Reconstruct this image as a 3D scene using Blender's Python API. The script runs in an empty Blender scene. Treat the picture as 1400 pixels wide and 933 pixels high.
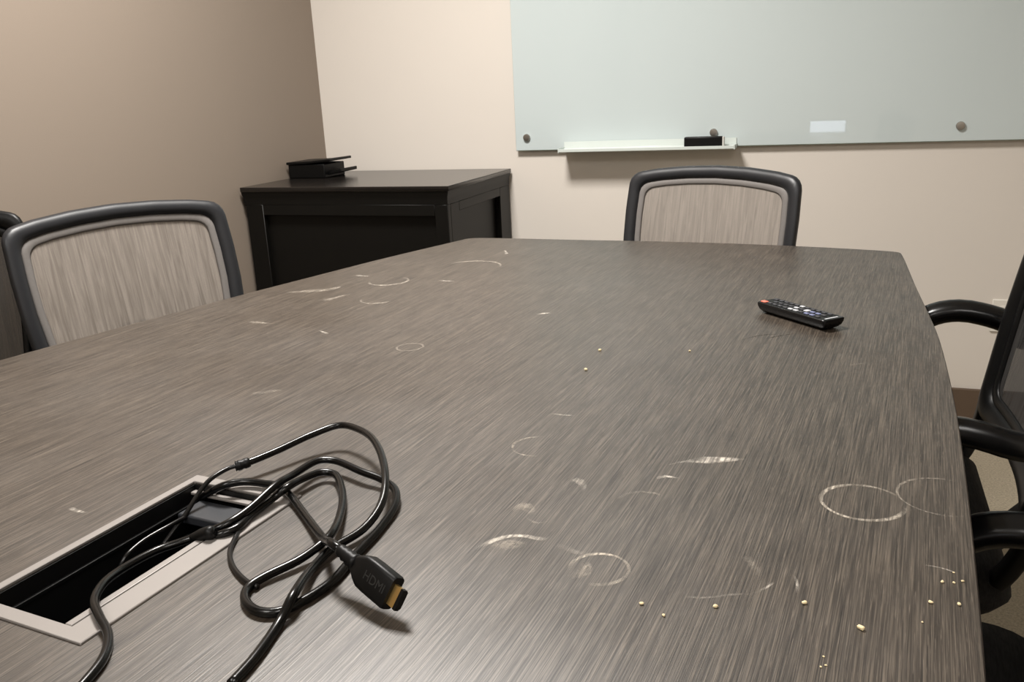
import bpy, bmesh, math, random
from mathutils import Vector, Matrix
random.seed(7)
SC = bpy.context.scene
COL = SC.collection

# ------------------------------------------------------------------ camera, world, exposure
cam_d = bpy.data.cameras.new('camera'); cam = bpy.data.objects.new('camera', cam_d); COL.objects.link(cam)
_r, _u, _b = (0.940083, 0.338018, -0.044581), (-0.054078, 0.27693, 0.959367), (0.33663, -0.899474, 0.278616)
cam.matrix_world = Matrix(((_r[0], _u[0], _b[0], 0.0), (_r[1], _u[1], _b[1], 0.0), (_r[2], _u[2], _b[2], 1.11), (0, 0, 0, 1)))
cam_d.sensor_width = 36.0
cam_d.lens = 36.0 * 1169.5 / 1400.0
cam_d.clip_start = 0.02
SC.camera = cam
w = bpy.data.worlds.new('world'); SC.world = w; w.use_nodes = True
w.node_tree.nodes['Background'].inputs[0].default_value = (0.9, 0.95, 1.0, 1)
w.node_tree.nodes['Background'].inputs[1].default_value = 0.15
vs = SC.view_settings
vs.view_transform = 'Standard'; vs.look = 'None'; vs.gamma = 1.0; vs.use_curve_mapping = False
vs.exposure = 0.35
# ceiling lamps: x, y, size x, size y, watts, louvre spread in degrees (the lamps themselves are built further down)
LAMPS = [(-0.98, 1.50, 0.5, 0.5, 59.0, 156), (0.75, -1.1, 0.6, 1.2, 21.0, 160), (-0.95, -1.1, 0.6, 1.2, 20.0, 160)]
LAMP_COLOR = (1.0, 0.96, 0.915)
CEIL = 2.6

# ------------------------------------------------------------------ materials
def lin(c):
    f = lambda v: v / 12.92 if v <= 0.04045 else ((v + 0.055) / 1.055) ** 2.4
    return tuple(f(v / 255.0) for v in c) + (1.0,)

class NT:
    def __init__(s, name):
        s.m = bpy.data.materials.new(name); s.m.use_nodes = True
        s.t = s.m.node_tree; s.n = s.t.nodes; s.n.clear()
        s.out = s.n.new('ShaderNodeOutputMaterial')
    def add(s, typ, **kw):
        n = s.n.new(typ)
        for k, v in kw.items():
            if k.startswith('i_'):
                n.inputs[k[2:].replace('_', ' ')].default_value = v
            else: setattr(n, k, v)
        return n
    def link(s, a, b): s.t.links.new(a, b)
    def pbr(s, color=None, rough=0.5, spec=0.5, metal=0.0, coat=0.0, coat_rough=0.05):
        p = s.add('ShaderNodeBsdfPrincipled')
        if color: p.inputs['Base Color'].default_value = color
        p.inputs['Roughness'].default_value = rough
        p.inputs['Specular IOR Level'].default_value = spec
        p.inputs['Metallic'].default_value = metal
        p.inputs['Coat Weight'].default_value = coat
        p.inputs['Coat Roughness'].default_value = coat_rough
        s.link(p.outputs[0], s.out.inputs[0]); return p
    def coords(s, scale=(1, 1, 1)):
        c = s.add('ShaderNodeTexCoord'); mp = s.add('ShaderNodeMapping')
        mp.inputs['Scale'].default_value = scale
        s.link(c.outputs['Object'], mp.inputs[0]); return mp.outputs[0]
    def noise(s, vec, scale=1.0, detail=2.0, rough=0.5, dist=0.0):
        n = s.add('ShaderNodeTexNoise'); n.inputs['Scale'].default_value = scale
        n.inputs['Detail'].default_value = detail; n.inputs['Roughness'].default_value = rough
        n.inputs['Distortion'].default_value = dist
        s.link(vec, n.inputs['Vector']); return n.outputs[0]
    def ramp(s, fac, stops):
        r = s.add('ShaderNodeValToRGB'); e = r.color_ramp.elements
        while len(e) < len(stops): e.new(0.5)
        for q, (p, c) in zip(e, stops): q.position = p; q.color = c
        s.link(fac, r.inputs[0]); return r.outputs[0]
    def mix(s, fac, a, b, blend='MIX'):
        m = s.add('ShaderNodeMix', data_type='RGBA', blend_type=blend)
        for sock, v in ((m.inputs[0], fac), (m.inputs[6], a), (m.inputs[7], b)):
            if hasattr(v, 'links'): s.link(v, sock)
            else: sock.default_value = v
        return m.outputs[2]
    def math(s, op, a, b=0.0, clamp=False):
        m = s.add('ShaderNodeMath', operation=op); m.use_clamp = clamp
        for sock, v in ((m.inputs[0], a), (m.inputs[1], b)):
            if hasattr(v, 'links'): s.link(v, sock)
            else: sock.default_value = v
        return m.outputs[0]
    def bump(s, h, p, strength=0.1, dist=0.001):
        b = s.add('ShaderNodeBump'); b.inputs['Strength'].default_value = strength
        b.inputs['Distance'].default_value = dist
        s.link(h, b.inputs['Height']); s.link(b.outputs[0], p.inputs['Normal'])

def mat_paint(name, c, var=0.03):
    k = NT(name); p = k.pbr(None, 0.75, 0.3); v = k.coords()
    n = k.noise(v, 1.3, 3); n2 = k.noise(v, 260, 2)
    a = tuple(x * (1 - var) for x in lin(c)[:3]) + (1,); b = tuple(x * (1 + var) for x in lin(c)[:3]) + (1,)
    k.link(k.mix(n, a, b), p.inputs['Base Color']); k.bump(n2, p, 0.12, 0.001); return k.m

def mat_plain(name, c, rough=0.5, spec=0.5, metal=0.0, coat=0.0, var=0.06, scale=40, bump=0.05):
    k = NT(name); p = k.pbr(None, rough, spec, metal, coat); v = k.coords()
    n = k.noise(v, scale, 3)
    a = tuple(x * (1 - var) for x in lin(c)[:3]) + (1,); b = tuple(min(1, x * (1 + var)) for x in lin(c)[:3]) + (1,)
    k.link(k.mix(n, a, b), p.inputs['Base Color'])
    if bump: k.bump(k.noise(v, scale * 12, 2), p, bump, 0.0006)
    return k.m

def mat_wood_laminate():
    k = NT('grey oak laminate'); p = k.pbr(None, 0.36, 1.0)
    fine = k.noise(k.coords((1100, 13.0, 1)), 1.0, 3, 0.6)
    mid = k.noise(k.coords((380, 8.0, 1)), 1.0, 3, 0.55, 0.1)
    wide = k.noise(k.coords((14, 0.5, 1)), 1.0, 2, 0.5)
    fleck = k.noise(k.coords((1500, 36.0, 1)), 1.0, 2, 0.6)
    c = k.ramp(fine, [(0.31, lin((25, 20, 15))), (0.50, lin((58, 50, 42))), (0.69, lin((96, 86, 74)))])
    c = k.mix(k.math('MULTIPLY', k.ramp(mid, [(0.42, (0, 0, 0, 1)), (0.66, (1, 1, 1, 1))]), 0.40), c, lin((32, 27, 22)))
    c = k.mix(k.math('MULTIPLY', k.ramp(wide, [(0.4, (0, 0, 0, 1)), (0.7, (1, 1, 1, 1))]), 0.12), c, lin((66, 59, 53)))
    c = k.mix(k.math('MULTIPLY', k.ramp(fleck, [(0.60, (0, 0, 0, 1)), (0.72, (1, 1, 1, 1))]), 0.55), c, lin((124, 113, 101)))
    k.link(c, p.inputs['Base Color'])
    k.link(k.ramp(fine, [(0.36, (0.78,) * 3 + (1,)), (0.62, (1.1,) * 3 + (1,))]), p.inputs['Specular IOR Level'])
    sm = k.noise(k.coords((5, 5, 5)), 1.0, 4, 0.6)
    k.link(k.ramp(sm, [(0.35, (0.37, 0.37, 0.37, 1)), (0.7, (0.44, 0.44, 0.44, 1))]), p.inputs['Roughness'])
    k.bump(k.math('ADD', fine, k.math('MULTIPLY', fleck, 0.5)), p, 0.20, 0.0005)
    return k.m

def mat_residue(name, c, thr=(0.38, 0.62), gain=0.6, scale=260):
    k = NT(name)
    d = k.add('ShaderNodeBsdfDiffuse'); d.inputs[0].default_value = lin(c)
    t = k.add('ShaderNodeBsdfTransparent'); m = k.add('ShaderNodeMixShader')
    a = k.add('ShaderNodeAttribute', attribute_name='fade')
    v = k.coords()
    n = k.ramp(k.noise(v, scale, 3, 0.65), [(thr[0], (0, 0, 0, 1)), (thr[1], (1, 1, 1, 1))])
    n2 = k.ramp(k.noise(v, 45, 2), [(0.30, (0.25, 0.25, 0.25, 1)), (0.62, (1, 1, 1, 1))])
    g = k.ramp(k.noise(k.coords((500, 14, 1)), 1.0, 2), [(0.38, (0.3, 0.3, 0.3, 1)), (0.58, (1, 1, 1, 1))])
    f = k.math('MULTIPLY', k.math('MULTIPLY', k.math('MULTIPLY', n, n2), g), k.math('MULTIPLY', a.outputs['Fac'], gain), True)
    k.link(f, m.inputs[0]); k.link(t.outputs[0], m.inputs[1]); k.link(d.outputs[0], m.inputs[2])
    k.link(m.outputs[0], k.out.inputs[0]); return k.m

def mat_mesh(name, dark, light, open_=0.14):
    k = NT(name)
    p = k.add('ShaderNodeBsdfPrincipled'); p.inputs['Roughness'].default_value = 0.7
    p.inputs['Specular IOR Level'].default_value = 0.3
    n = k.noise(k.coords((170, 8, 8)), 1.0, 3, 0.6, 0.6)
    n2 = k.noise(k.coords((330, 330, 330)), 1.0, 1)
    c = k.ramp(n, [(0.34, lin(dark)), (0.64, lin(light))])
    c = k.mix(k.math('MULTIPLY', n2, 0.35), c, lin(dark))
    k.link(c, p.inputs['Base Color'])
    t = k.add('ShaderNodeBsdfTransparent'); m = k.add('ShaderNodeMixShader')
    f = k.ramp(n, [(0.3, (1 - open_ * 1.3,) * 3 + (1,)), (0.65, (1 - open_ * 0.6,) * 3 + (1,))])
    k.link(f, m.inputs[0]); k.link(t.outputs[0], m.inputs[1]); k.link(p.outputs[0], m.inputs[2])
    k.link(m.outputs[0], k.out.inputs[0]); return k.m

def mat_carpet():
    k = NT('carpet'); p = k.pbr(None, 0.95, 0.1); v = k.coords()
    n = k.noise(v, 190, 3, 0.7); n2 = k.noise(v, 9, 3)
    c = k.mix(k.math('MULTIPLY', n2, 0.4), k.ramp(n, [(0.3, lin((122, 113, 98))), (0.7, lin((170, 160, 140)))]), lin((138, 129, 112)))
    k.link(c, p.inputs['Base Color']); k.bump(n, p, 0.5, 0.004); return k.m

def mat_seat_fabric():
    k = NT('woven seat fabric'); p = k.pbr(None, 0.9, 0.2)
    n = k.noise(k.coords((60, 420, 200)), 1.0, 2, 0.6); n2 = k.noise(k.coords((12, 12, 12)), 1.0, 2)
    c = k.ramp(n, [(0.32, lin((18, 18, 18))), (0.68, lin((36, 35, 34)))])
    c = k.mix(k.math('MULTIPLY', n2, 0.3), c, lin((24, 24, 24)))
    k.link(c, p.inputs['Base Color']); k.bump(n, p, 0.4, 0.0015); return k.m

def mat_emit(name, c, s):
    k = NT(name); e = k.add('ShaderNodeEmission'); e.inputs[0].default_value = c; e.inputs[1].default_value = s
    k.link(e.outputs[0], k.out.inputs[0]); return k.m

def mat_glass_board():
    k = NT('back painted glass'); p = k.pbr(None, 0.55, 0.0, 0.0, 1.0, 0.015); v = k.coords()
    n = k.noise(v, 1.6, 3)
    k.link(k.mix(n, lin((192, 203, 204)), lin((199, 209, 209))), p.inputs['Base Color'])
    sm = k.noise(k.coords((3, 8, 3)), 1.0, 4, 0.65)
    k.link(k.ramp(sm, [(0.45, (0.012,) * 3 + (1,)), (0.75, (0.05,) * 3 + (1,))]), p.inputs['Coat Roughness']); return k.m

MT = {
    'wall': mat_paint('beige wall paint', (216, 209, 200)),
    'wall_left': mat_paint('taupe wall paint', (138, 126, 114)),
    'ceiling': mat_paint('ceiling paint', (236, 232, 224)),
    'carpet': mat_carpet(),
    'base': mat_plain('brown vinyl baseboard', (92, 76, 62), 0.5),
    'table': mat_wood_laminate(),
    'edge': mat_plain('dark edge band', (70, 62, 56), 0.45, var=0.15, scale=90),
    'panel': mat_plain('dark laminate panel', (52, 46, 42), 0.5, var=0.15),
    'stain': mat_residue('dried ring residue', (205, 195, 180), (0.26, 0.50), 0.85),
    'stain_far': mat_residue('thin dried ring residue', (200, 190, 176), (0.26, 0.55), 0.6),
    'smear': mat_residue('dried smear residue', (214, 206, 194), (0.26, 0.62), 0.85, 90),
    'faint': mat_residue('faint residue', (196, 186, 172), (0.30, 0.58), 0.55),
    'scratch': mat_residue('dark scratch', (44, 38, 33), (0.1, 0.4), 0.8, 60),
    'cabinet': mat_plain('black painted wood', (14, 13, 11), 0.42, 0.2, var=0.15, scale=12, bump=0.03),
    'cabinet_top': mat_plain('black cabinet top', (26, 23, 21), 0.2, 0.4, var=0.15, scale=12, bump=0.03),
    'black': mat_plain('black plastic', (7, 7, 7), 0.42, 0.25),
    'gloss': mat_plain('glossy black plastic', (8, 8, 9), 0.26, 0.4, bump=0.0),
    'frame': mat_plain('charcoal chair plastic', (33, 34, 37), 0.42, 0.45),
    'mesh': mat_mesh('grey woven mesh', (112, 105, 98), (142, 134, 126)),
    'mesh_edge': mat_plain('grey mesh border', (112, 108, 105), 0.6, 0.3, var=0.1, scale=200),
    'mesh_dark': mat_mesh('dark woven mesh', (30, 29, 28), (52, 50, 48)),
    'fabric': mat_seat_fabric(),
    'steel': mat_plain('brushed steel', (170, 166, 160), 0.32, 0.5, 1.0),
    'alu': mat_plain('satin aluminium', (142, 137, 133), 0.45, 0.5, 0.3, var=0.03),
    'white': mat_plain('white plastic', (226, 222, 212), 0.4, var=0.02),
    'tray': mat_plain('frosted white tray', (204, 212, 208), 0.3, var=0.02),
    'glass': mat_glass_board(),
    'glass_edge': mat_plain('green glass edge', (112, 124, 112), 0.2, 0.6),
    'well': mat_plain('black box lining', (7, 7, 8), 0.5, 0.4),
    'socket': mat_plain('slate grey socket plate', (44, 46, 50), 0.4, 0.5),
    'cord': mat_plain('black cable jacket', (6, 6, 6), 0.24, 0.4, bump=0.0),
    'cord_thin': mat_plain('thin cable jacket', (14, 13, 13), 0.28, 0.4, bump=0.0),
    'gold': mat_plain('gold plated metal', (214, 178, 112), 0.3, 0.5, 0.9),
    'print': mat_plain('grey emboss', (30, 30, 29), 0.5, var=0.1),
    'key': mat_plain('grey key', (58, 58, 62), 0.5),
    'key_light': mat_plain('pale key', (186, 188, 192), 0.5),
    'key_blue': mat_plain('blue grey key', (112, 118, 150), 0.5),
    'key_red': mat_plain('red key', (226, 120, 100), 0.5),
    'crumb': mat_plain('bread crumb', (232, 214, 172), 0.8, 0.2, var=0.15, scale=600),
    'felt': mat_plain('eraser felt', (196, 194, 188), 0.95, 0.1, scale=300),
    'glow_face': mat_emit('added panel glow', (0.78, 0.86, 1.0, 1), 5.0),  # glow of the added, unseen panel that the glass board mirrors
    'lamp': mat_emit('lamp diffuser', LAMP_COLOR + (1,), 1.0),
}

# ------------------------------------------------------------------ builders
def new_obj(name, bm, mat, parent=None, smooth=False, bevel=0.0, seg=2, angle=35):
    bmesh.ops.recalc_face_normals(bm, faces=bm.faces[:])
    me = bpy.data.meshes.new(name); bm.to_mesh(me); bm.free()
    for m in (mat if isinstance(mat, (list, tuple)) else [mat]): me.materials.append(m)
    o = bpy.data.objects.new(name, me); COL.objects.link(o)
    if parent: o.parent = parent
    if bevel:
        b = o.modifiers.new('bevel', 'BEVEL'); b.width = bevel; b.segments = seg; b.limit_method = 'ANGLE'; b.angle_limit = math.radians(angle)
        smooth = True
    if smooth:
        for f in me.polygons: f.use_smooth = True
        if smooth != 'all': me.set_sharp_from_angle(angle=math.radians(50))
    return o

def tag(o, label=None, cat=None, group=None, kind=None):
    for k, v in (('label', label), ('category', cat), ('group', group), ('kind', kind)):
        if v: o[k] = v
    return o

def empty(name, loc, rz=0.0, label=None, cat=None, group=None):
    o = bpy.data.objects.new(name, None); COL.objects.link(o); o.empty_display_size = 0.05
    o.location = loc; o.rotation_euler = (0, 0, rz); return tag(o, label, cat, group)

def box(bm, lo, hi, mat_index=0):
    v = [bm.verts.new((x, y, z)) for x in (lo[0], hi[0]) for y in (lo[1], hi[1]) for z in (lo[2], hi[2])]
    for f in ((0, 1, 3, 2), (4, 6, 7, 5), (0, 4, 5, 1), (2, 3, 7, 6), (0, 2, 6, 4), (1, 5, 7, 3)):
        fc = bm.faces.new([v[i] for i in f]); fc.material_index = mat_index
    return v

def boxo(name, lo, hi, mat, parent=None, bevel=0.0, seg=2):
    bm = bmesh.new(); box(bm, lo, hi); return new_obj(name, bm, mat, parent, bevel=bevel, seg=seg)

def loft(bm, rings, closed_ring=True, cap=True, closed_path=False):
    vr = [[bm.verts.new(p) for p in r] for r in rings]; n = len(vr[0])
    pairs = list(zip(vr, vr[1:])) + ([(vr[-1], vr[0])] if closed_path else [])
    for a, b in pairs:
        for i in range(n if closed_ring else n - 1):
            j = (i + 1) % n; bm.faces.new((a[i], a[j], b[j], b[i]))
    if cap and closed_ring and not closed_path:
        bm.faces.new(vr[0][::-1]); bm.faces.new(vr[-1])
    return vr

def spline(pts, step=0.004, closed=False):
    P = [Vector(p) for p in pts]; n = len(P); out = []
    def knot(a, b): return max((b - a).length, 1e-6) ** 0.5
    for i in range(n if closed else n - 1):
        p1, p2 = P[i], P[(i + 1) % n]
        p0 = P[i - 1] if (i > 0 or closed) else p1 * 2 - p2
        p3 = P[(i + 2) % n] if (i + 2 < n or closed) else p2 * 2 - p1
        t0 = 0; t1 = t0 + knot(p0, p1); t2 = t1 + knot(p1, p2); t3 = t2 + knot(p2, p3)
        m = max(2, int((p2 - p1).length / step))
        for k in range(m):
            t = t1 + (t2 - t1) * k / m
            a1 = p0 * ((t1 - t) / (t1 - t0)) + p1 * ((t - t0) / (t1 - t0))
            a2 = p1 * ((t2 - t) / (t2 - t1)) + p2 * ((t - t1) / (t2 - t1))
            a3 = p2 * ((t3 - t) / (t3 - t2)) + p3 * ((t - t2) / (t3 - t2))
            b1 = a1 * ((t2 - t) / (t2 - t0)) + a2 * ((t - t0) / (t2 - t0))
            b2 = a2 * ((t3 - t) / (t3 - t1)) + a3 * ((t - t1) / (t3 - t1))
            out.append(b1 * ((t2 - t) / (t2 - t1)) + b2 * ((t - t1) / (t2 - t1)))
    if not closed: out.append(P[-1])
    return out

def sweep(bm, path, profile, up=Vector((0, 0, 1)), closed=False, radii=None):
    """profile: list of (a, b): a along side, b along up-ish; radii: scale per point"""
    n = len(path); rings = []; prev = None
    for i, p in enumerate(path):
        if closed: t = path[(i + 1) % n] - path[i - 1]
        else: t = path[min(i + 1, n - 1)] - path[max(i - 1, 0)]
        t.normalize()
        u = callable(up) and up(i) or (up if prev is None else prev)
        s = t.cross(u)
        if s.length < 1e-4: s = t.cross(Vector((1, 0.3, 0.2)))
        s.normalize(); u2 = s.cross(t).normalized()
        if not callable(up): prev = u2
        k = radii[i] if radii else 1.0
        rings.append([p + s * (a * k) + u2 * (b * k) for a, b in profile])
    loft(bm, rings, closed_path=closed)

def circle(r, n=10, ry=None):
    ry = r if ry is None else ry
    return [(r * math.cos(2 * math.pi * i / n), ry * math.sin(2 * math.pi * i / n)) for i in range(n)]

def rrect(w, h, r, n=3):
    out = []
    for cx, cy, a0 in ((w / 2 - r, h / 2 - r, 0), (-w / 2 + r, h / 2 - r, 90), (-w / 2 + r, -h / 2 + r, 180), (w / 2 - r, -h / 2 + r, 270)):
        for k in range(n + 1):
            a = math.radians(a0 + 90 * k / n); out.append((cx + r * math.cos(a), cy + r * math.sin(a)))
    return out

def lathe(bm, prof, n=20, center=(0, 0, 0), axis='z'):
    rings = []
    for r, z in prof:
        ring = []
        for i in range(n):
            a = 2 * math.pi * i / n; x, y = r * math.cos(a), r * math.sin(a)
            q = {'z': (x, y, z), 'y': (x, z, y), 'x': (z, x, y)}[axis]
            ring.append(Vector(q) + Vector(center))
        rings.append(ring)
    loft(bm, rings)

def copy_tree(root, loc, rz):
    r = root.copy(); COL.objects.link(r); r.location = loc; r.rotation_euler = (0, 0, rz)
    def rec(src, dst):
        for ch in list(src.children):
            c = ch.copy(); COL.objects.link(c); c.parent = dst; rec(ch, c)
    rec(root, r); return r

# ------------------------------------------------------------------ room
X0, X1, Y0, Y1 = -1.873, 1.75, -2.6, 3.005
def struct(name, lo, hi, mat, bevel=0.0): return tag(boxo(name, lo, hi, mat, None, bevel), kind='structure')
T = 0.1
struct('floor', (X0 - T, Y0 - T, -T), (X1 + T, Y1 + T, 0), MT['carpet'])
struct('ceiling', (X0 - T, Y0 - T, CEIL), (X1 + T, Y1 + T, CEIL + T), MT['ceiling'])
struct('wall_back', (X0 - T, Y1, 0), (X1 + T, Y1 + T, CEIL), MT['wall'])
struct('wall_front', (X0 - T, Y0 - T, 0), (X1 + T, Y0, CEIL), MT['wall'])
struct('wall_left', (X0 - T, Y0, 0), (X0, Y1, CEIL), MT['wall_left'])
struct('wall_right', (X1, Y0, 0), (X1 + T, Y1, CEIL), MT['wall'])
struct('baseboard_back', (X0, Y1 - 0.012, 0), (X1, Y1, 0.107), MT['base'], 0.003)
struct('baseboard_left', (X0, Y0, 0), (X0 + 0.012, Y1 - 0.012, 0.107), MT['base'], 0.003)
struct('baseboard_right', (X1 - 0.012, Y0, 0), (X1, Y1 - 0.012, 0.107), MT['base'], 0.003)
struct('baseboard_front', (X0 + 0.012, Y0, 0), (X1 - 0.012, Y0 + 0.012, 0.107), MT['base'], 0.003)

LNAME = ['left ceiling lamp over the table and left chairs', 'right rear ceiling lamp behind the camera', 'left rear ceiling lamp behind the camera']
for i, (x, y, sx, sy, wt, spread) in enumerate(LAMPS):
    e = empty('ceiling_light', (x, y, CEIL), 0, 'white recessed panel, ' + LNAME[i], 'ceiling light', 'ceiling panel lights')
    bm = bmesh.new()
    for lo, hi in (((-sx/2 - .03, -sy/2 - .03, -.02), (sx/2 + .03, -sy/2, 0)), ((-sx/2 - .03, sy/2, -.02), (sx/2 + .03, sy/2 + .03, 0)),
                   ((-sx/2 - .03, -sy/2, -.02), (-sx/2, sy/2, 0)), ((sx/2, -sy/2, -.02), (sx/2 + .03, sy/2, 0))): box(bm, lo, hi)
    new_obj('frame', bm, MT['white'], e)
    boxo('diffuser', (-sx/2, -sy/2, -.010), (sx/2, sy/2, -.002), MT['lamp'], e)
    ld = bpy.data.lights.new('lamp', 'AREA'); ld.shape = 'RECTANGLE'; ld.size = sx; ld.size_y = sy; ld.energy = wt; ld.color = LAMP_COLOR; ld.spread = math.radians(spread)
    lo_ = bpy.data.objects.new('lamp', ld); COL.objects.link(lo_); lo_.parent = e; lo_.location = (0, 0, -0.022)

# ------------------------------------------------------------------ conference table
# local frame of the table: x across, y along its length, z = 0 on the floor
TC, TYAW, TOP = (-0.5448, 0.5214), -0.09199, 0.74
def tw(u, v, z=0.0):
    c, s = math.cos(TYAW), math.sin(TYAW)
    return Vector((TC[0] + u * c - v * s, TC[1] + u * s + v * c, z))
table = empty('conference_table', (TC[0], TC[1], 0), TYAW, 'long boat-shaped conference table with a grey wood-grain top', 'table')
right = [(.500, -1.60), (.590, -1.0), (.640, -.45), (.652, 0), (.6535, .18), (.651, .44), (.646, .62), (.632, .88), (.6172, 1.03), (.598, 1.209), (.5665, 1.520), (.5625, 1.540)]
far = [(.5535, 1.5488), (.516, 1.5595), (.359, 1.580), (.1557, 1.589), (-.02, 1.584), (-.1744, 1.5735), (-.3775, 1.5625), (-.455, 1.5555), (-.486, 1.548), (-.500, 1.534)]
left = [(-.5035, 1.518), (-.5712, 1.229), (-.6083, 1.023), (-.6406, .837), (-.6701, .635), (-.6921, .473), (-.7055, .35), (-.728, 0), (-.735, -.45), (-.70, -1.0), (-.60, -1.60)]
outline = [Vector((x, y, 0)) for x, y in right + far + left]
side = spline(outline, 0.03)
def offset(loop, d):
    n = len(loop); out = []
    for i in range(n):
        t = (loop[(i + 1) % n] - loop[i - 1]).normalized(); out.append(loop[i] + Vector((-t.y, t.x, 0)) * d)
    return out
hole = [Vector((x, y, 0)) for x, y in ((-.0598, -.1132), (.0425, -.1132), (.0425, .1132), (-.0598, .1132))]
def flat_ring(bm, outer, inner, z):
    vo = [bm.verts.new((p.x, p.y, z)) for p in outer]; vi = [bm.verts.new((p.x, p.y, z)) for p in inner]
    es = [bm.edges.new((l[i], l[(i + 1) % len(l)])) for l in (vo, vi) for i in range(len(l))]
    bmesh.ops.triangle_fill(bm, use_beauty=True, use_dissolve=False, edges=es)
    return vo, vi
bm = bmesh.new()
ins = offset(side, .0012)
vo, vi = flat_ring(bm, ins, hole, TOP)
wo, wi = flat_ring(bm, ins, hole, TOP - .022)
for a, b in ((vo, wo), (vi, wi)):
    for i in range(len(a)):
        j = (i + 1) % len(a); bm.faces.new((a[i], a[j], b[j], b[i]))
tabletop = new_obj('tabletop', bm, MT['table'], table)
bm = bmesh.new()
prof = [(ins, TOP - .0004), (side, TOP - .0018), (side, TOP - .0205), (ins, TOP - .0218)]
loft(bm, [[Vector((p.x, p.y, z)) for p in l] for l, z in prof], cap=False)
new_obj('edge_band', bm, MT['edge'], table, smooth=True)
for y in (.46, -.75):
    boxo('leg_panel', (-.24, y - .02, 0), (.20, y + .02, TOP - .022), MT['panel'], table, .003)
boxo('centre_beam', (-.02, -.73, .40), (.02, .44, .62), MT['panel'], table, .003)

# dried residue on the top: thin films, each a part of the table
def film(name, rows, mat, label, z=TOP + .0003):
    """rows: list of (left, right) point pairs along the mark with an end fade"""
    bm = bmesh.new(); lay = bm.loops.layers.float_color.new('fade'); R = []
    K = (0, .2, .5, .8, 1); F = (0, .8, 1, .8, 0)
    for a, b, e in rows:
        R.append([(bm.verts.new((a[0] + (b[0] - a[0]) * k, a[1] + (b[1] - a[1]) * k, z)), f * e) for k, f in zip(K, F)])
    for r0, r1 in zip(R, R[1:]):
        for i in range(4):
            q = (r0[i], r0[i + 1], r1[i + 1], r1[i]); fc = bm.faces.new([v for v, _ in q])
            for lp, (_, f) in zip(fc.loops, q): lp[lay] = (f, f, f, 1)
    o = new_obj(name, bm, mat, table); o.data.attributes.active_color_name = 'fade' if 'fade' in o.data.attributes else ''
    o['label'] = label; return o
def ring(cx, cy, r, wd, a0, a1, mat, label, z=TOP + .0003, ends=.18):
    n = max(10, int(abs(a1 - a0) / 6)); rows = []
    full = abs(a1 - a0) >= 360
    for i in range(n + 1):
        t = i / n; a = math.radians(a0 + (a1 - a0) * t)
        ww = wd * (0.75 + 0.5 * math.sin(a * 1.0 + 2.4) ** 2)
        e = 1 if full else min(1, t / ends, (1 - t) / ends)
        c, s = math.cos(a), math.sin(a)
        rows.append(((cx + (r - ww) * c, cy + (r - ww) * s), (cx + r * c, cy + r * s), e))
    return film('cup_ring', rows, mat, label, z)
def smear(pts, wds, mat, label='whitish dried smear', z=TOP + .00035, name='smear'):
    P = spline([(x, y, 0) for x, y in pts], .004); n = len(P); rows = []
    for i, p in enumerate(P):
        t = (P[min(i + 1, n - 1)] - P[max(i - 1, 0)]).normalized(); s = Vector((-t.y, t.x, 0))
        f = i / (n - 1) * (len(wds) - 1); k = min(int(f), len(wds) - 2); ww = wds[k] + (wds[k + 1] - wds[k]) * (f - k)
        e = min(1, i / (n * .25), (n - 1 - i) / (n * .25))
        rows.append((p - s * ww / 2, p + s * ww / 2, e))
    return film(name, rows, mat, label, z)
S, SM, FT, FAR = MT['stain'], MT['smear'], MT['faint'], MT['stain_far']
ring(.5655, .2951, .0376, .0048, 35, 378, S, 'bold whitish cup ring')
ring(.6315, .3307, .0399, .0030, 72, 297, FT, 'faint cup ring at the table edge')
ring(-.1031, .6034, .0225, .005, 0, 360, FT, 'small pale round cup mark')
ring(.3811, .2251, .0258, .004, 50, 185, FT, 'pale half ring')
ring(.3814, .1043, .0255, .004, -95, 215, S, 'speckled partial ring')
ring(.2359, .3148, .0283, .004, 95, 300, FT, 'faint small ring')
ring(-.4086, 1.0151, .0445, .009, -170, 80, FAR, 'pale ring near the cabinet side')
ring(-.335, .865, .036, .007, -10, -170, FT, 'faint arc')
ring(-.3072, 1.1943, .0700, .009, 5, 165, FAR, 'long pale arc near the far left')
smear([(.3789, .3127), (.394, .3275), (.4183, .3406), (.437, .3482), (.4532, .3552)], [.002, .004, .020, .014, .002], SM, 'white feather-shaped smear')
smear([(.3784, .28), (.3857, .2879), (.4003, .2878)], [.006, .006, .002], SM)
smear([(.3009, .2401), (.306, .2506), (.3156, .2436), (.3211, .2288)], [.003, .014, .008, .003], SM)
smear([(.2732, .0947), (.2806, .1131), (.2914, .1265), (.3054, .1317), (.3221, .1326), (.3228, .1396)], [.004, .008, .007, .006, .008, .003], SM, 'curved whitish smear')
smear([(.283, .100), (.295, .112), (.312, .118)], [.01, .02, .01], FT)
smear([(.3327, .1287), (.3457, .1245), (.3585, .1217), (.3655, .1256)], [.006, .008, .007, .005], SM)
smear([(.362, .083), (.372, .096), (.368, .112)], [.008, .014, .006], FT)
smear([(.4544, .0899), (.4698, .0948), (.4861, .1053), (.5011, .1121)], [.003, .003, .003, .002], SM, 'thin pale line')
smear([(.5019, .1134), (.5095, .1259), (.5127, .1336)], [.002, .003, .002], SM)
smear([(.2133, .4104), (.2283, .4104), (.2423, .4126)], [.003, .005, .002], SM)
smear([(.5256, .1496), (.5295, .1368), (.531, .1246)], [.002, .003, .002], SM)
smear([(.2901, .1628), (.305, .1567), (.3131, .1626)], [.003, .004, .003], FT)
smear([(.274, .1689), (.2794, .1831), (.2964, .1681)], [.01, .016, .008], FT)
smear([(-.5165, 1.0483), (-.4804, 1.0488)], [.010, .006], SM)
smear([(-.4382, .8248), (-.4188, .8911)], [.024, .006], FT)
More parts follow.
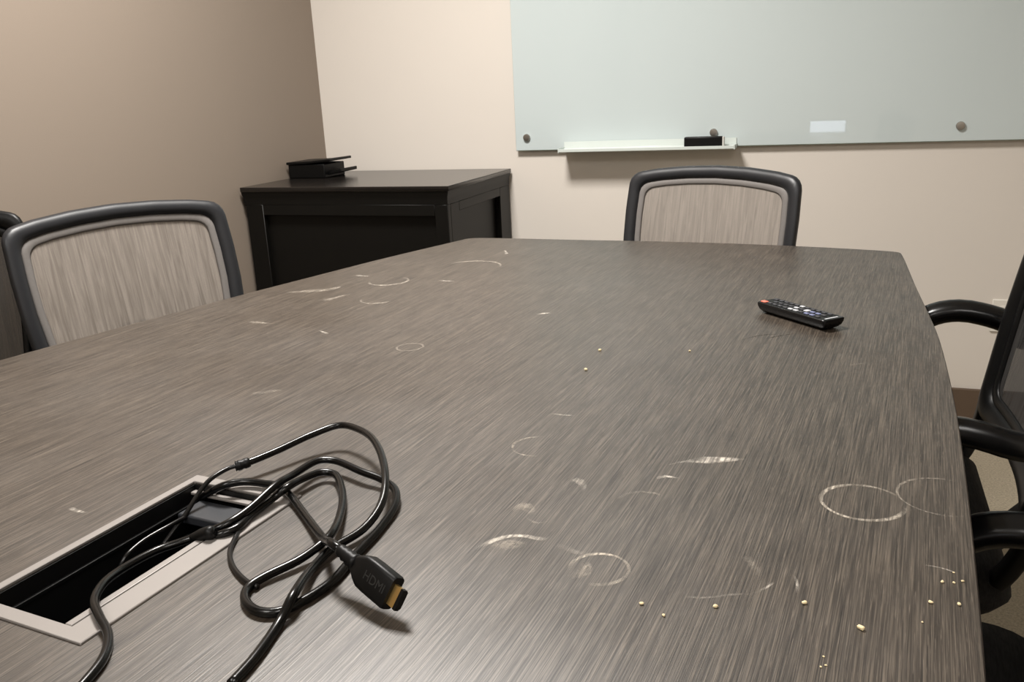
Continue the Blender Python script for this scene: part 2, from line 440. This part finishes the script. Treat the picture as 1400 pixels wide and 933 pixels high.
smear([(-.3042, 1.0451), (-.2668, 1.0468)], [.008, .006], SM)
smear([(-.3214, 1.4007), (-.2905, 1.3481)], [.004, .012], SM)
smear([(.006, .8412), (.028, .8576)], [.006, .010], SM)
smear([(-.3079, .6447), (-.2786, .6298)], [.004, .008], SM)
smear([(-.472, .658), (-.4188, .6575)], [.016, .006], FT)
smear([(-.195, .35), (-.165, .377)], [.016, .010], FT)
smear([(-.1367, .0262), (-.1206, .0241), (-.1095, .0249)], [.006, .006, .003], SM)
smear([(.6158, .1998), (.6277, .1997), (.6402, .1955)], [.002, .002, .002], SM)
smear([(-.564, .8697), (-.4886, .9157), (-.4833, .9589)], [.02, .03, .012], FT)
smear([(.5022, .1373), (.4858, .166)], [.006, .010], FT)
smear([(.5223, .7008), (.544, .7175)], [.004, .004], FT)

smear([(.3634, .7773), (.3892, .8135), (.4150, .8290)], [.0025, .0025, .002], MT['scratch'], 'thin dark scratch', name='scratch')
smear([(.395, .792), (.418, .820), (.4388, .8404)], [.002, .0025, .002], MT['scratch'], 'thin dark scratch', name='scratch')

# ------------------------------------------------------------------ power box set into the table
pb = empty('cable_box', tuple(tw(0, 0, TOP)), TYAW, 'silver-framed open cable box sunk into the table top', 'cable box')
bm = bmesh.new()
ro = [(-.0685, -.1258), (.0672, -.1258), (.0672, .1258), (-.0685, .1258)]; ri = [(-.0598, -.1132), (.0425, -.1132), (.0425, .1132), (-.0598, .1132)]
rings = [[Vector((x, y, z)) for x, y in l] for l, z in ((ri, -.0012), (ri, .0022), (ro, .0022), (ro, .0002))]
loft(bm, rings, cap=False)
new_obj('frame', bm, MT['alu'], pb, bevel=.0006, seg=1)
bm = bmesh.new()
ri2 = [(x * .985, y * .99) for x, y in ri]
loft(bm, [[Vector((x, y, z)) for x, y in l] for l, z in ((ri, -.0012), (ri2, -.0014), (ri2, -.075))], cap=False)
f = bm.faces.new([bm.verts.new((x, y, -.075)) for x, y in ri2])
new_obj('well', bm, MT['well'], pb)
boxo('ledge', (.0325, -.1118, -.004), (.0398, .075, .0010), MT['alu'], pb, .0008)
boxo('wall_step', (-.0585, -.1115, -.020), (-.0545, .1115, -.017), MT['well'], pb, .0005)
boxo('hinge_strip', (.0400, -.1118, -.004), (.0424, .1118, -.0012), MT['well'], pb)
sp = boxo('socket_plate', (-.045, .072, -.022), (.028, .104, -.012), MT['socket'], pb, .002)
boxo('end_ledge', (-.058, .104, -.009), (.0405, .1115, -.006), MT['alu'], pb, .0008)

# ------------------------------------------------------------------ cables
CRAD = .0038
CABLE_B = [(0.2052, -0.1211, 0.004), (0.2008, -0.0935, 0.004), (0.1895, -0.0521, 0.005), (0.1867, -0.0338, 0.013), (0.167, 0.0152, 0.006), (0.1635, 0.0436, 0.006), (0.1712, 0.0801, 0.008), (0.1681, 0.1135, 0.014), (0.1517, 0.1482, 0.022), (0.1068, 0.2029, 0.028), (0.069, 0.2315, 0.028), (0.0309, 0.2415, 0.026), (0.012, 0.2187, 0.022), (-0.0025, 0.1773, 0.018), (-0.0133, 0.1486, 0.016), (-0.0206, 0.1369, 0.015)]
CABLE_Bthin = [(-0.0206, 0.1369, 0.015), (-0.0272, 0.1312, 0.014), (-0.0333, 0.1105, 0.01), (-0.0351, 0.0983, 0.004), (-0.0337, 0.0708, -0.012), (-0.0365, 0.0422, -0.03)]
CABLE_C = [(0.1892, 0.0152, 0.02), (0.1576, 0.0444, 0.012), (0.1092, 0.0822, 0.004), (0.0686, 0.1107, 0.004), (0.0464, 0.1238, 0.005), (0.0372, 0.1252, 0.006), (0.0237, 0.1238, 0.006), (0.0099, 0.1224, 0.006), (-0.0036, 0.1175, 0.006), (-0.014, 0.109, 0.005), (-0.0352, 0.1051, -0.004), (-0.0675, 0.1116, -0.025)]
CABLE_D = [(-0.0119, 0.0493, -0.025), (0.0262, 0.0371, -0.008), (0.0502, 0.0316, 0.004), (0.059, 0.0437, 0.006), (0.054, 0.0713, 0.006), (0.0533, 0.1032, 0.008), (0.0604, 0.1128, 0.014), (0.0591, 0.1373, 0.012), (0.0652, 0.162, 0.01), (0.0774, 0.1649, 0.009), (0.104, 0.1415, 0.008), (0.1328, 0.1007, 0.008), (0.1561, 0.0504, 0.012), (0.1502, 0.0216, 0.007), (0.1374, -0.0107, 0.005), (0.1346, -0.0248, 0.004), (0.1441, -0.0396, 0.004), (0.1641, -0.0485, 0.004), (0.1795, -0.0435, 0.004), (0.1875, -0.026, 0.004), (0.1925, 0.0041, 0.004), (0.1865, 0.0445, 0.004), (0.18, 0.0939, 0.004), (0.169, 0.1366, 0.006), (0.1532, 0.1592, 0.008), (0.1308, 0.1692, 0.01), (0.1079, 0.1726, 0.012), (0.0649, 0.1827, 0.014), (0.0517, 0.1757, 0.015), (0.0501, 0.1358, 0.016), (0.0537, 0.1079, 0.019), (0.0535, 0.0681, 0.012), (0.0501, 0.0446, 0.009), (0.0385, 0.0357, 0.004), (0.0022, 0.0439, -0.014), (-0.0275, 0.0499, -0.03)]
CABLE_E = [(0.0498, 0.0269, 0.01), (0.0314, 0.0257, 0.002), (0.0157, 0.0136, -0.002), (0.0069, -0.0, -0.003), (0.0081, -0.0382, 0.0), (0.0226, -0.069, 0.006), (0.0358, -0.0869, 0.006), (0.0582, -0.1009, 0.006), (0.0791, -0.1117, 0.0045), (0.0918, -0.1226, 0.004), (0.1019, -0.1361, 0.004), (0.1104, -0.1567, 0.004), (0.1139, -0.1685, 0.004)]
CABLE_F = [(-0.0335, 0.0797, -0.014), (-0.0326, 0.0494, -0.012), (-0.0359, 0.0196, -0.014), (-0.0338, -0.0014, -0.018), (-0.036, -0.01, -0.03)]
CABLE_G = [(0.0509, 0.0617, 0.0035), (0.0636, 0.0399, 0.003), (0.0794, 0.0136, 0.003), (0.1017, -0.0055, 0.003), (0.127, -0.0181, 0.003), (0.1401, -0.021, 0.003)]
def cable_mesh(name, pts, r, mat, parent, org):
    P = spline([Vector(p) - Vector(org) for p in pts], .004)
    bm = bmesh.new(); sweep(bm, P, circle(r, 10)); return new_obj(name, bm, mat, parent, smooth='all')
def cable_root(name, org, label, group=None):
    return empty(name, tuple(tw(org[0], org[1], TOP)), TYAW, label, 'cable', group)
org = (.16, .10, 0)
c = cable_root('display_cable', org, 'thick black cable with a collar, looping highest over the table')
cable_mesh('cord', CABLE_B, CRAD, MT['cord'], c, org)
cable_mesh('thin_lead', CABLE_Bthin, .0024, MT['cord_thin'], c, org)
bm = bmesh.new()
P = spline([Vector(p) - Vector(org) for p in [(-.0145, .1466, .0157), (-.0206, .1369, .015), (-.0226, .1352, .0148)]], .002)
sweep(bm, P, circle(.0056, 12), radii=[1 if (i % 3) else .86 for i in range(len(P))])
new_obj('collar', bm, MT['black'], c, smooth='all')
org = (.10, .10, 0)
c = cable_root('looped_cable', org, 'black cable bent into a flat pointed loop beside the cable box')
cable_mesh('cord', CABLE_D, CRAD, MT['cord'], c, org)
org = (.05, -.06, 0)
c = cable_root('edge_cable', org, 'black cable crossing the near corner of the silver box frame')
cable_mesh('cord', CABLE_E, CRAD * .95, MT['cord'], c, org)
bm = bmesh.new(); P = spline([Vector(p) - Vector(org) for p in CABLE_E[:4]], .003)
sweep(bm, P[:9], circle(.0062, 10), radii=[.7, 1, 1, 1, 1, 1, .9, .8, .65][:len(P[:9])])
new_obj('sleeve', bm, MT['black'], c, smooth='all')
org = (-.034, .02, -.03)
c = cable_root('inner_wire', org, 'thin dark wire curving down inside the open cable box')
cable_mesh('cord', CABLE_F, .0022, MT['cord_thin'], c, (org[0], org[1], 0))
org = (.09, .01, 0)
c = cable_root('side_wire', org, 'thin grey-black wire bowing out beside the cable box frame')
cable_mesh('cord', CABLE_G, .0022, MT['cord_thin'], c, org)

# the connector cable: cord, boot, moulded plug body, gold tip
org = (.12, .08, 0)
hd = cable_root('connector_cable', org, 'black cable ending in a plug with a gold tip')
PC = Vector((.2466, -.006, .0225)) - Vector(org)
L_ = Vector((.92855, -.31989, -.1883)); W_ = Vector((-.31863, -.42667, -.84642)); N_ = L_.cross(W_)
def pf(l, w_, n): return PC + L_ * (l * 1.36 - .0045) + W_ * (w_ * 1.12) + N_ * (n * 1.12)
bw, bt = .0235, .0115
tail = pf(-.0325, 0, 0)
pts = [(p[0], p[1], p[2] + (.0018 if p[2] > 0 else 0)) for p in CABLE_C[1:]]
pts = [tuple(tail + Vector(org) + L_ * .002), tuple(tail + Vector(org) - L_ * .010)] + pts
cable_mesh('cord', pts, CRAD, MT['cord'], hd, org)
bm = bmesh.new(); rings = []
for l, ww, tt in ((-.0165, .013, .0085), (-.0125, .0185, .0105), (-.008, bw * .97, bt), (-.002, bw, bt), (.0145, bw, bt), (.0158, bw * .96, bt * .93)):
    rings.append([pf(l, a, b) for a, b in rrect(ww, tt, min(.003, tt * .32), 3)])
loft(bm, rings)
plug = new_obj('plug', bm, MT['black'], hd, smooth=True)
bm = bmesh.new(); rings = []
for i in range(9):
    l = -.0335 + i * .0021; r = (.0046 + i * .00022) * (1 if i % 2 else .84)
    rings.append([pf(l, a, b) for a, b in circle(r, 12)])
loft(bm, rings); new_obj('strain_relief', bm, MT['black'], plug, smooth='all')
bm = bmesh.new()
loft(bm, [[pf(l, a, b) for a, b in ((.0070, -.0023), (.0070, .0006), (.0055, .0023), (-.0055, .0023), (-.0070, .0006), (-.0070, -.0023))] for l in (.0156, .0212)])
new_obj('gold_tip', bm, MT['gold'], plug)['label'] = 'gold plated connector tip'
bm = bmesh.new()
loft(bm, [[pf(l, a, b) for a, b in ((.0073, -.0026), (.0073, .0007), (.0057, .0026), (-.0057, .0026), (-.0073, .0007), (-.0073, -.0026))] for l in (.0210, .0232)])
new_obj('tip_mouth', bm, MT['black'], plug)
def text_mesh(name, body, size, mat, parent, M, extrude=.0002, squeeze=1.0):
    cu = bpy.data.curves.new(name, 'FONT'); cu.body = body; cu.size = size; cu.extrude = extrude
    cu.align_x = 'CENTER'; cu.align_y = 'CENTER'; cu.resolution_u = 3
    tmp = bpy.data.objects.new(name, cu); COL.objects.link(tmp)
    me = bpy.data.meshes.new_from_object(tmp.evaluated_get(bpy.context.evaluated_depsgraph_get()))
    bpy.data.objects.remove(tmp)
    me.transform(M); me.materials.clear(); me.materials.append(mat)
    o = bpy.data.objects.new(name, me); COL.objects.link(o); o.parent = parent; return o
M = Matrix.Identity(4)
o_ = pf(.004, 0, -bt / 2)
for i, (a, b, c_) in enumerate(zip(L_, -W_, -N_)): M[i][0], M[i][1], M[i][2], M[i][3] = a, b, c_, o_[i]
text_mesh('lettering', 'HDMI', .0098, MT['print'], plug, M)['label'] = 'grey embossed connector name'

# ------------------------------------------------------------------ remote control
rc = empty('remote_control', tuple(tw(.4305, .9205, TOP)), TYAW, 'black TV remote lying on the table', 'remote control')
ax = Vector((.1173, -.0980, 0)).normalized(); ay = Vector((-ax.y, ax.x, 0))
RL, RW = .153, .043
def rp(x, y, z): return ax * x + ay * y + Vector((0, 0, z))
bm = bmesh.new(); rings = []
for k, (z, dl, dw) in enumerate(((.0, .013, .010), (.0025, .0075, .0055), (.007, .0028, .0020), (.012, .0006, .0004), (.0168, .0, .0), (.0180, .0008, .0008), (.0182, .0018, .0018))):
    rings.append([rp(a, b, z) for a, b in rrect(RL - 2 * dl, RW - 2 * dw, .005, 4)])
loft(bm, rings); body = new_obj('body', bm, MT['gloss'], rc, smooth=True)
bm = bmesh.new(); box(bm, (-RL/2 + .004, -RW/2 + .003, .0180), (RL/2 - .012, RW/2 - .003, .01845))
for v in bm.verts: v.co = rp(*v.co)
new_obj('face_plate', bm, MT['black'], rc)
def key(x, y, sx, sy, mat, label=None):
    bm = bmesh.new(); rings = []
    for z, d in ((.0183, 0), (.0194, 0), (.0198, .0006)):
        rings.append([rp(x + a, y + b, z) for a, b in rrect(sx - 2 * d, sy - 2 * d, .0009, 2)])
    loft(bm, rings); o = new_obj('button', bm, mat, rc, smooth=True)
    if label: o['label'] = label
key(-.066, -.0125, .011, .0085, MT['key_red'], 'red power button')
key(-.066, .0125, .010, .0065, MT['key'])
for i in range(10):
    x = -.053 + i * .0118
    for j, y in enumerate((-.0125, 0, .0125)):
        if i == 6 and j == 1: key(x, y, .0085, .009, MT['key_light']); continue
        m = 'key'
        if i in (4, 5): m = 'key_light' if (j == 0 or i == 4) else 'key'
        if i in (7, 8) and j < 2: m = 'key_blue'
        if i == 9: m = 'key'
        key(x, y, .0085, .0055, MT[m])
bm = bmesh.new(); box(bm, (RL/2 - .0095, -.013, .0181), (RL/2 - .0065, .013, .0184))
for v in bm.verts: v.co = rp(*v.co)
new_obj('trim_strip', bm, MT['key_light'], rc)

# ------------------------------------------------------------------ crumbs
def crumb(u, v, px, label):
    bm = bmesh.new(); bmesh.ops.create_icosphere(bm, subdivisions=2, radius=px * .00024)
    rr = random.Random(int((u * 7919 + v * 104729) * 1000)); ph = [rr.uniform(0, 6.28) for _ in range(4)]
    for q in bm.verts:
        n = q.co.normalized(); k = 1 + .12 * math.sin(5 * n.x + ph[0]) + .12 * math.sin(6 * n.y + ph[1]) + .1 * math.sin(7 * n.z + ph[2])
        q.co = Vector((q.co.x * k * 1.25, q.co.y * k * .9, q.co.z * k * .7))
    zmin = min(q.co.z for q in bm.verts)
    for q in bm.verts: q.co.z -= zmin
    o = new_obj('crumb', bm, MT['crumb'], None, smooth='all'); o.location = tuple(tw(u, v, TOP)); o.rotation_euler[2] = ph[3]
    tag(o, label, 'crumb', 'crumbs on the table')
CR = [(.5773, .095, 9, 'largest pale crumb, alone near the bottom right of the table top'),
      (.5377, .1129, 7, 'oval pale crumb just up and left of the largest crumb'),
      (.4785, .085, 7, 'flat crumb under the thin pale line smear'),
      (.4462, .0607, 5, 'crumb nearest the plug, lowest of the two left of the thin line smear'),
      (.4271, .0691, 6, 'pale crumb below the speckled partial ring'),
      (.621, .1462, 6, 'round crumb below the faint edge ring, left one of the pair'),
      (.6396, .1504, 6, 'crumb closest to the right table edge, right one of the pair'),
      (.629, .1781, 5, 'small crumb above the pair by the right table edge'),
      (.6369, .1801, 4, 'tiny crumb in the trio at the right edge, left lower one'),
      (.6429, .1846, 4, 'tiny crumb in the trio at the right edge, right lower one'),
      (.6372, .1955, 3, 'tiny crumb in the trio at the right edge, topmost'),
      (.1955, .5762, 10, 'yellowish crumb in the middle of the table top, nearer one'),
      (.183, .6688, 10, 'pale crumb in the middle of the table top, farther one'),
      (.308, .7025, 7, 'small crumb nearest the remote, at the end of a dark scratch'),
      (.5569, .0541, 3, 'specky crumb at the bottom edge below the largest crumb, top one'),
      (.5563, .0425, 3, 'specky crumb at the bottom edge below the largest crumb, left one'),
      (.5592, .0453, 3, 'specky crumb at the bottom edge below the largest crumb, right one'),
      (.6159, .1183, 3, 'speck crumb between the largest crumb and the table edge')]
for q in CR: crumb(*q)

# ------------------------------------------------------------------ mesh-back office chairs
def back_surface(x, s):
    """x across, s up the back from its bottom edge -> point in the chair frame (chair faces +y)"""
    lean = math.radians(11)
    y = -.241 - s * math.sin(lean) - .030 * (1 - (x / .24) ** 2)
    return Vector((x, y, .556 + s * math.cos(lean)))
def arc_fillet(pts, radii):
    """closed polygon with rounded corners"""
    out = []; n = len(pts)
    for i in range(n):
        p = Vector(pts[i] + (0,)); a = Vector(pts[i - 1] + (0,)); b = Vector(pts[(i + 1) % n] + (0,)); r = radii[i]
        if r <= 0: out.append(p); continue
        u = (a - p).normalized(); v = (b - p).normalized(); h = u.angle(v) / 2; d = r / math.tan(h)
        c = p + (u + v).normalized() * (r / math.sin(h)); s0 = p + u * d - c; s1 = p + v * d - c; tot = s0.angle(s1)
        ax = s0.cross(s1).normalized()
        for k in range(7): out.append(c + Matrix.Rotation(tot * k / 6, 3, ax) @ s0)
    return out
HALF = [(.10, -.024, 0), (.224, -.020, .036), (.236, .10, 0), (.2415, .17, 0), (.2425, .25, 0), (.2385, .347, .036), (.17, .359, 0), (.09, .3665, 0)]
POLY = [(x, s) for x, s, r in HALF] + [(0, .3695)] + [(-x, s) for x, s, r in HALF[::-1]] + [(0, -.025)]
RADI = [r for x, s, r in HALF] + [0] + [r for x, s, r in HALF[::-1]] + [0]
def even(loop, n):
    P = loop + [loop[0]]; L = [0]
    for a, b in zip(P, P[1:]): L.append(L[-1] + (b - a).length)
    out = []; j = 0
    for i in range(n):
        t = L[-1] * i / n
        while L[j + 1] < t: j += 1
        out.append(P[j].lerp(P[j + 1], (t - L[j]) / max(1e-9, L[j + 1] - L[j])))
    return out
BASE = even(arc_fillet(POLY, RADI), 132)
def loop_at(d, k=1.0):
    """the outline moved inwards by d, then scaled about the middle by k"""
    return [(q.x * (1 - d / .2425) * k, ((q.y - .182) * (1 - d / .182)) * k + .182) for q in BASE]
def make_chair(label, dark=False, arms=True, arm_drop=0.0, near_arm=0.0, lift=0.0, name='office_chair'):
    root = empty(name, (0, 0, 0), 0, label, 'chair', 'mesh-back conference chairs')
    fr = MT['black'] if dark else MT['frame']; bk = MT['black']
    bm = bmesh.new(); rings = []
    # frame section as (inset, depth) pairs
    for d, dy in ((.0, -.004), (.0, .006), (.004, .012), (.014, .0150), (.024, .0125), (.030, .006), (.031, -.004), (.027, -.012), (.008, -.014), (.002, -.010)):
        rings.append([back_surface(x, s) + Vector((0, dy, 0)) for x, s in loop_at(d)])
    loft(bm, rings, cap=False, closed_path=True)
    new_obj('back_frame', bm, fr, root, smooth='all')
    bm = bmesh.new(); rings = []
    for d, dy in ((.0295, .004), (.033, .0075), (.043, .0070), (.0465, .0045), (.044, .001), (.0295, .0)): rings.append([back_surface(x, s) + Vector((0, dy, 0)) for x, s in loop_at(d)])
    loft(bm, rings, cap=False, closed_path=True); new_obj('mesh_border', bm, MT['black'] if dark else MT['mesh_edge'], root, smooth='all')
    bm = bmesh.new(); rings = [[back_surface(x, s) + Vector((0, .003, 0)) for x, s in loop_at(.0450, k)] for k in (1, .93, .86, .79, .72, .65, .58, .5, .42, .34, .26, .18, .1)]
    vr = loft(bm, rings, cap=False); bm.faces.new(vr[-1])
    new_obj('mesh_panel', bm, MT['mesh_dark'] if dark else MT['mesh'], root, smooth='all')
    # spine behind the back down to the seat mechanism
    bm = bmesh.new()
    P = spline([(0, -.315, .66), (0, -.312, .56), (0, -.295, .47), (0, -.22, .40 + lift), (0, -.10, .385 + lift)], .02)
    sweep(bm, P, rrect(.07, .022, .008, 2), up=Vector((0, 1, .2))); new_obj('back_support', bm, bk, root, smooth='all')
    # seat cushion: rounded slab with crowned top and waterfall front
    bm = bmesh.new(); rings = []
    for z, d in ((.405, .035), (.412, .012), (.430, .0), (.452, .004), (.466, .020), (.473, .06), (.475, .12)):
        rings.append([Vector((a * (1 - .08 * (b > 0) * b / .23), b, z - .018 * max(0, b / .23) ** 3)) for a, b in [(a_, b_ - .004) for a_, b_ in rrect(.50 - 2 * d, .475 - 2 * d, max(.065 - d * .4, .02), 6)]])
    for r in rings:
        for q in r: q.z += lift
    vr = loft(bm, rings); new_obj('seat', bm, MT['fabric'], root, smooth='all')
    bm = bmesh.new(); loft(bm, [[Vector((a, b, z + lift)) for a, b in rrect(w_, w_ * .94, .06, 5)] for z, w_ in ((.388, .30), (.396, .42), (.4055, .43))])
    new_obj('seat_pan', bm, bk, root, smooth=True)
    for sx in (-1, 1):
        P = spline([(x * sx, y, z) for x, y, z in ((.233, -.268, .66), (.230, -.252, .58), (.224, -.240, .51), (.205, -.205, .44), (.15, -.12, .400), (.09, -.06, .394))], .015)
        bm = bmesh.new(); sweep(bm, P, rrect(.030, .022, .006, 2), up=Vector((0, 1, 0))); new_obj('back_bracket', bm, bk, root, smooth='all')
    # loop arms
    for sx in (-1, 1) if arms else ():
        pts = [(.232, -.300, .668), (.268, -.300, .674), (.295, -.275, .684), (.299, -.235, .695), (.299, -.200, .699), (.299, -.160, .690), (.299, -.115, .655), (.298, -.085, .600), (.294, -.070, .54), (.286, -.06, .47), (.262, -.04, .415), (.20, -.01, .396), (.14, 0, .394)]
        P = spline([(x * sx, y + (near_arm if sx < 0 and y > -.29 else 0), z - arm_drop * min(1, max(0, (z - .40) / .2))) for x, y, z in pts], .012); n = len(P)
        bm = bmesh.new()
        sweep(bm, P, rrect(.042, .034, .014, 3), radii=[1 - .25 * max(0, (i / n - .55) / .45) for i in range(n)])
        new_obj('armrest', bm, MT['gloss'], root, smooth='all')
    bm = bmesh.new(); lathe(bm, [(.04, .392 + lift), (.04, .355), (.026, .35), (.026, .20), (.030, .19), (.030, .085)], 18)
    new_obj('gas_column', bm, bk, root, smooth=True)
    bm = bmesh.new(); lathe(bm, [(.045, .075), (.05, .085), (.05, .12), (.034, .135)], 18)
    for k in range(5):
        a = math.radians(90 + 72 * k); d = Vector((math.cos(a), math.sin(a), 0))
        P = [d * r + Vector((0, 0, z)) for r, z in ((.03, .105), (.12, .100), (.22, .086), (.29, .072))]
        sweep(bm, P, rrect(.042, .032, .01, 2), radii=[1.1, 1, .85, .7])
    new_obj('star_base', bm, bk, root, smooth=True)
    for k in range(5):
        a = math.radians(90 + 72 * k); d = Vector((math.cos(a), math.sin(a), 0)) * .28; t = Vector((-math.sin(a), math.cos(a), 0))
        bm = bmesh.new()
        for sg in (-1, 1):
            c0 = d + t * (sg * .014); rings = []
            for off, r in ((-.009, .020), (-.007, .0245), (.007, .0245), (.009, .020)):
                rings.append([c0 + t * off + Vector((0, 0, .0245)) + (d.normalized() * math.cos(q) + Vector((0, 0, 1)) * math.sin(q)) * r for q in [2 * math.pi * j / 14 for j in range(14)]])
            loft(bm, rings)
        loft(bm, [[d + Vector((x, y, z)) for x, y in circle(.006, 8)] for z in (.02, .075)])
        new_obj('caster', bm, bk, root, smooth=True)
    return root
def chair_at(root, u, v, face, sz=1.0):
    """face: direction the chair looks, degrees in the table frame (0 = +x, 90 = +y)"""
    p = tw(u, v, 0); root.location = (p.x, p.y, 0); root.rotation_euler = (0, 0, TYAW + math.radians(face - 90)); root.scale = (1, 1, sz); return root
chair_at(make_chair('dark mesh chair on the right with its far arm reaching over the table edge', True, near_arm=.07), .492, .90, 184)
chair_at(make_chair('nearer right chair, only its arm shows past the table edge', True, arm_drop=.085, lift=.065), .525, .245, 180)
chair_at(make_chair('grey mesh chair at the far end of the table below the glass board', arm_drop=.04), .022, 1.445, -106, .988)
chair_at(make_chair('large grey mesh chair on the left long side of the table', arms=False), -.657, .745, -16)
c5 = chair_at(make_chair('dark mesh chair behind the left one, cut by the photo edge', True, False), -1.013, .374, -46)
c5.scale = (.78, .77, 1.025)


# ------------------------------------------------------------------ cabinet in the corner
cb = empty('cabinet', (X0 + .014, 2.4221, 0), 0, 'low black wooden cabinet standing in the corner', 'cabinet')
CW, CD, CH = .767, .5685, .844      # to the right edge and the back of its top
I = .010
def cbx(name, lo, hi, mat=MT['cabinet'], bev=.0015): return boxo(name, lo, hi, mat, cb, bev, 1)
bm = bmesh.new(); 
def cove(z, d): return [Vector((x, y, z)) for x, y in ((d * .3, d), (CW - d, d), (CW - d, CD), (d * .3, CD))]
loft(bm, [cove(CH, .0006), cove(CH - .002, 0), cove(CH - .014, 0), cove(CH - .016, .002)])
new_obj('cabinet_top', bm, MT['cabinet_top'], cb, bevel=.0012, seg=1)
bm = bmesh.new()
loft(bm, [cove(CH - .016, .003), cove(CH - .022, .004), cove(CH - .032, .008), cove(CH - .044, .0095), cove(CH - .058, .0098)])
new_obj('cove_moulding', bm, MT['cabinet'], cb, smooth=True)
a, b = .008, CW - I
y0 = I
cbx('carcass', (a + .022, y0 + .024, .03), (b - .024, CD, CH - .058))
cbx('stile', (a, y0, .0), (a + .068, y0 + .022, CH - .058)); cbx('stile', (b - .045, y0, .0), (b - .0, y0 + .022, CH - .058))
cbx('rail', (a + .068, y0, CH - .058 - .036), (b - .045, y0 + .022, CH - .058)); cbx('rail', (a + .068, y0, .0), (b - .045, y0 + .022, .10))
cbx('front_panel', (a + .066, y0 + .020, .098), (b - .043, y0 + .0235, CH - .092))
cbx('side_stile', (b - .022, y0 + .0225, 0), (b, y0 + .09, CH - .058)); cbx('side_stile', (b - .022, CD - .098, 0), (b, CD, CH - .058))
cbx('side_rail', (b - .022, y0 + .09, CH - .058 - .03), (b, CD - .098, CH - .058)); cbx('side_rail', (b - .022, y0 + .09, 0), (b, CD - .098, .10))
cbx('side_panel', (b - .0238, y0 + .088, .098), (b - .020, CD - .096, CH - .086))
cbx('left_side', (a, y0 + .0225, 0), (a + .022, CD, CH - .058))

# black device on the cabinet: block with a rising lid and a projecting lower tray
dv = empty('desk_organizer', (-1.755, 2.80, CH), 0, 'small black two-tier organizer on the corner cabinet', 'organizer')
boxo('body', (-.100, -.09, .0), (.052, .05, .050), MT['black'], dv, .003)
bm = bmesh.new(); loft(bm, [[Vector((x, y, z0 + dz)) for y, dz in ((-.095, 0), (.055, 0), (.055, .009), (-.095, .009))] for x, z0 in ((-.104, .049), (.0, .0525), (.082, .060))])
new_obj('lid', bm, MT['black'], dv, bevel=.002)
bm = bmesh.new(); loft(bm, [[Vector((x, y, z0 + dz)) for y, dz in ((-.07, 0), (.045, 0), (.045, .012), (-.07, .012))] for x, z0 in ((.052, .010), (.08, .015), (.108, .020))])
new_obj('lower_tray', bm, MT['black'], dv, bevel=.002)

# ------------------------------------------------------------------ glass board, tray, eraser
gb = empty('glass_board', (0, Y1 - .0015, .908), 0, 'large pale green glass writing board on the back wall', 'board')
BX0, BX1, BH = -1.066, 1.115, 1.20
boxo('glass_sheet', (BX0, -.020, 0), (BX1, -.014, BH), MT['glass'], gb, .0008, 1)
boxo('bottom_edge', (BX0, -.0195, -.0012), (BX1, -.0145, 0), MT['glass_edge'], gb)
for bx in (-1.023, -.365, .371, 1.07):
    for bz in (.045, BH - .045):
        bm = bmesh.new(); lathe(bm, [(.0075, 0), (.0075, -.019), (.0125, -.0205), (.0130, -.026), (.0118, -.028), (.0075, -.0285)], 18, (bx, 0, bz), 'y')
        new_obj('standoff_bolt', bm, MT['steel'], gb, smooth=True)
tr = empty('pen_tray', (-.587, Y1 - .0222, .905), 0, 'narrow white marker tray along the board bottom edge', 'tray')
bm = bmesh.new()
prof = [(0, .030), (-.003, .030), (-.0045, .008), (-.012, .003), (-.070, .003), (-.0735, .009), (-.076, .009), (-.076, -.001), (-.070, -.003), (-.008, -.003), (0, .004)]
loft(bm, [[Vector((x, y, z)) for y, z in prof] for x in (-.297, .297)])
new_obj('ledge', bm, MT['tray'], tr, bevel=.0008, seg=1)
for sx in (-.2975, .2975): boxo('end_cap', (sx - .0015, -.076, -.003), (sx + .0015, 0, .012), MT['tray'], tr)
er = empty('board_eraser', (-.391, Y1 - .052, .9080), 0, 'black felt board eraser standing on the white tray', 'eraser')
boxo('handle', (-.064, -.024, .0), (.060, .002, .035), MT['black'], er, .004)
boxo('felt_pad', (.060, -.022, .002), (.066, .001, .033), MT['felt'], er, .001)['label'] = 'pale felt end'

# ------------------------------------------------------------------ wall outlet
ot = empty('wall_outlet', (.555, Y1, .355), 0, 'white wall outlet behind the right chair arm', 'outlet')
boxo('cover_plate', (-.040, -.006, -.05), (.040, 0, .056), MT['white'], ot, .002)
for z in (-.022, .022): boxo('receptacle', (-.016, -.008, z - .014), (.016, -.006, z + .014), MT['white'], ot, .001)

# lit panel added out of view to make the pale reflection in the glass board
tb = empty('glow_panel', (-.02, -.55, TOP), .0, 'added lit panel, out of view, mirrored as a pale patch in the glass board', 'glow_panel')
tb.rotation_euler = (0, 0, 0)
boxo('shell', (-.125, -.012, .0), (.125, -.004, .092), MT['black'], tb, .003)
boxo('glow_face', (-.115, -.004, .008), (.115, -.0034, .084), MT['glow_face'], tb)
boxo('stand', (-.05, -.06, .0), (.05, -.012, .006), MT['black'], tb, .002)
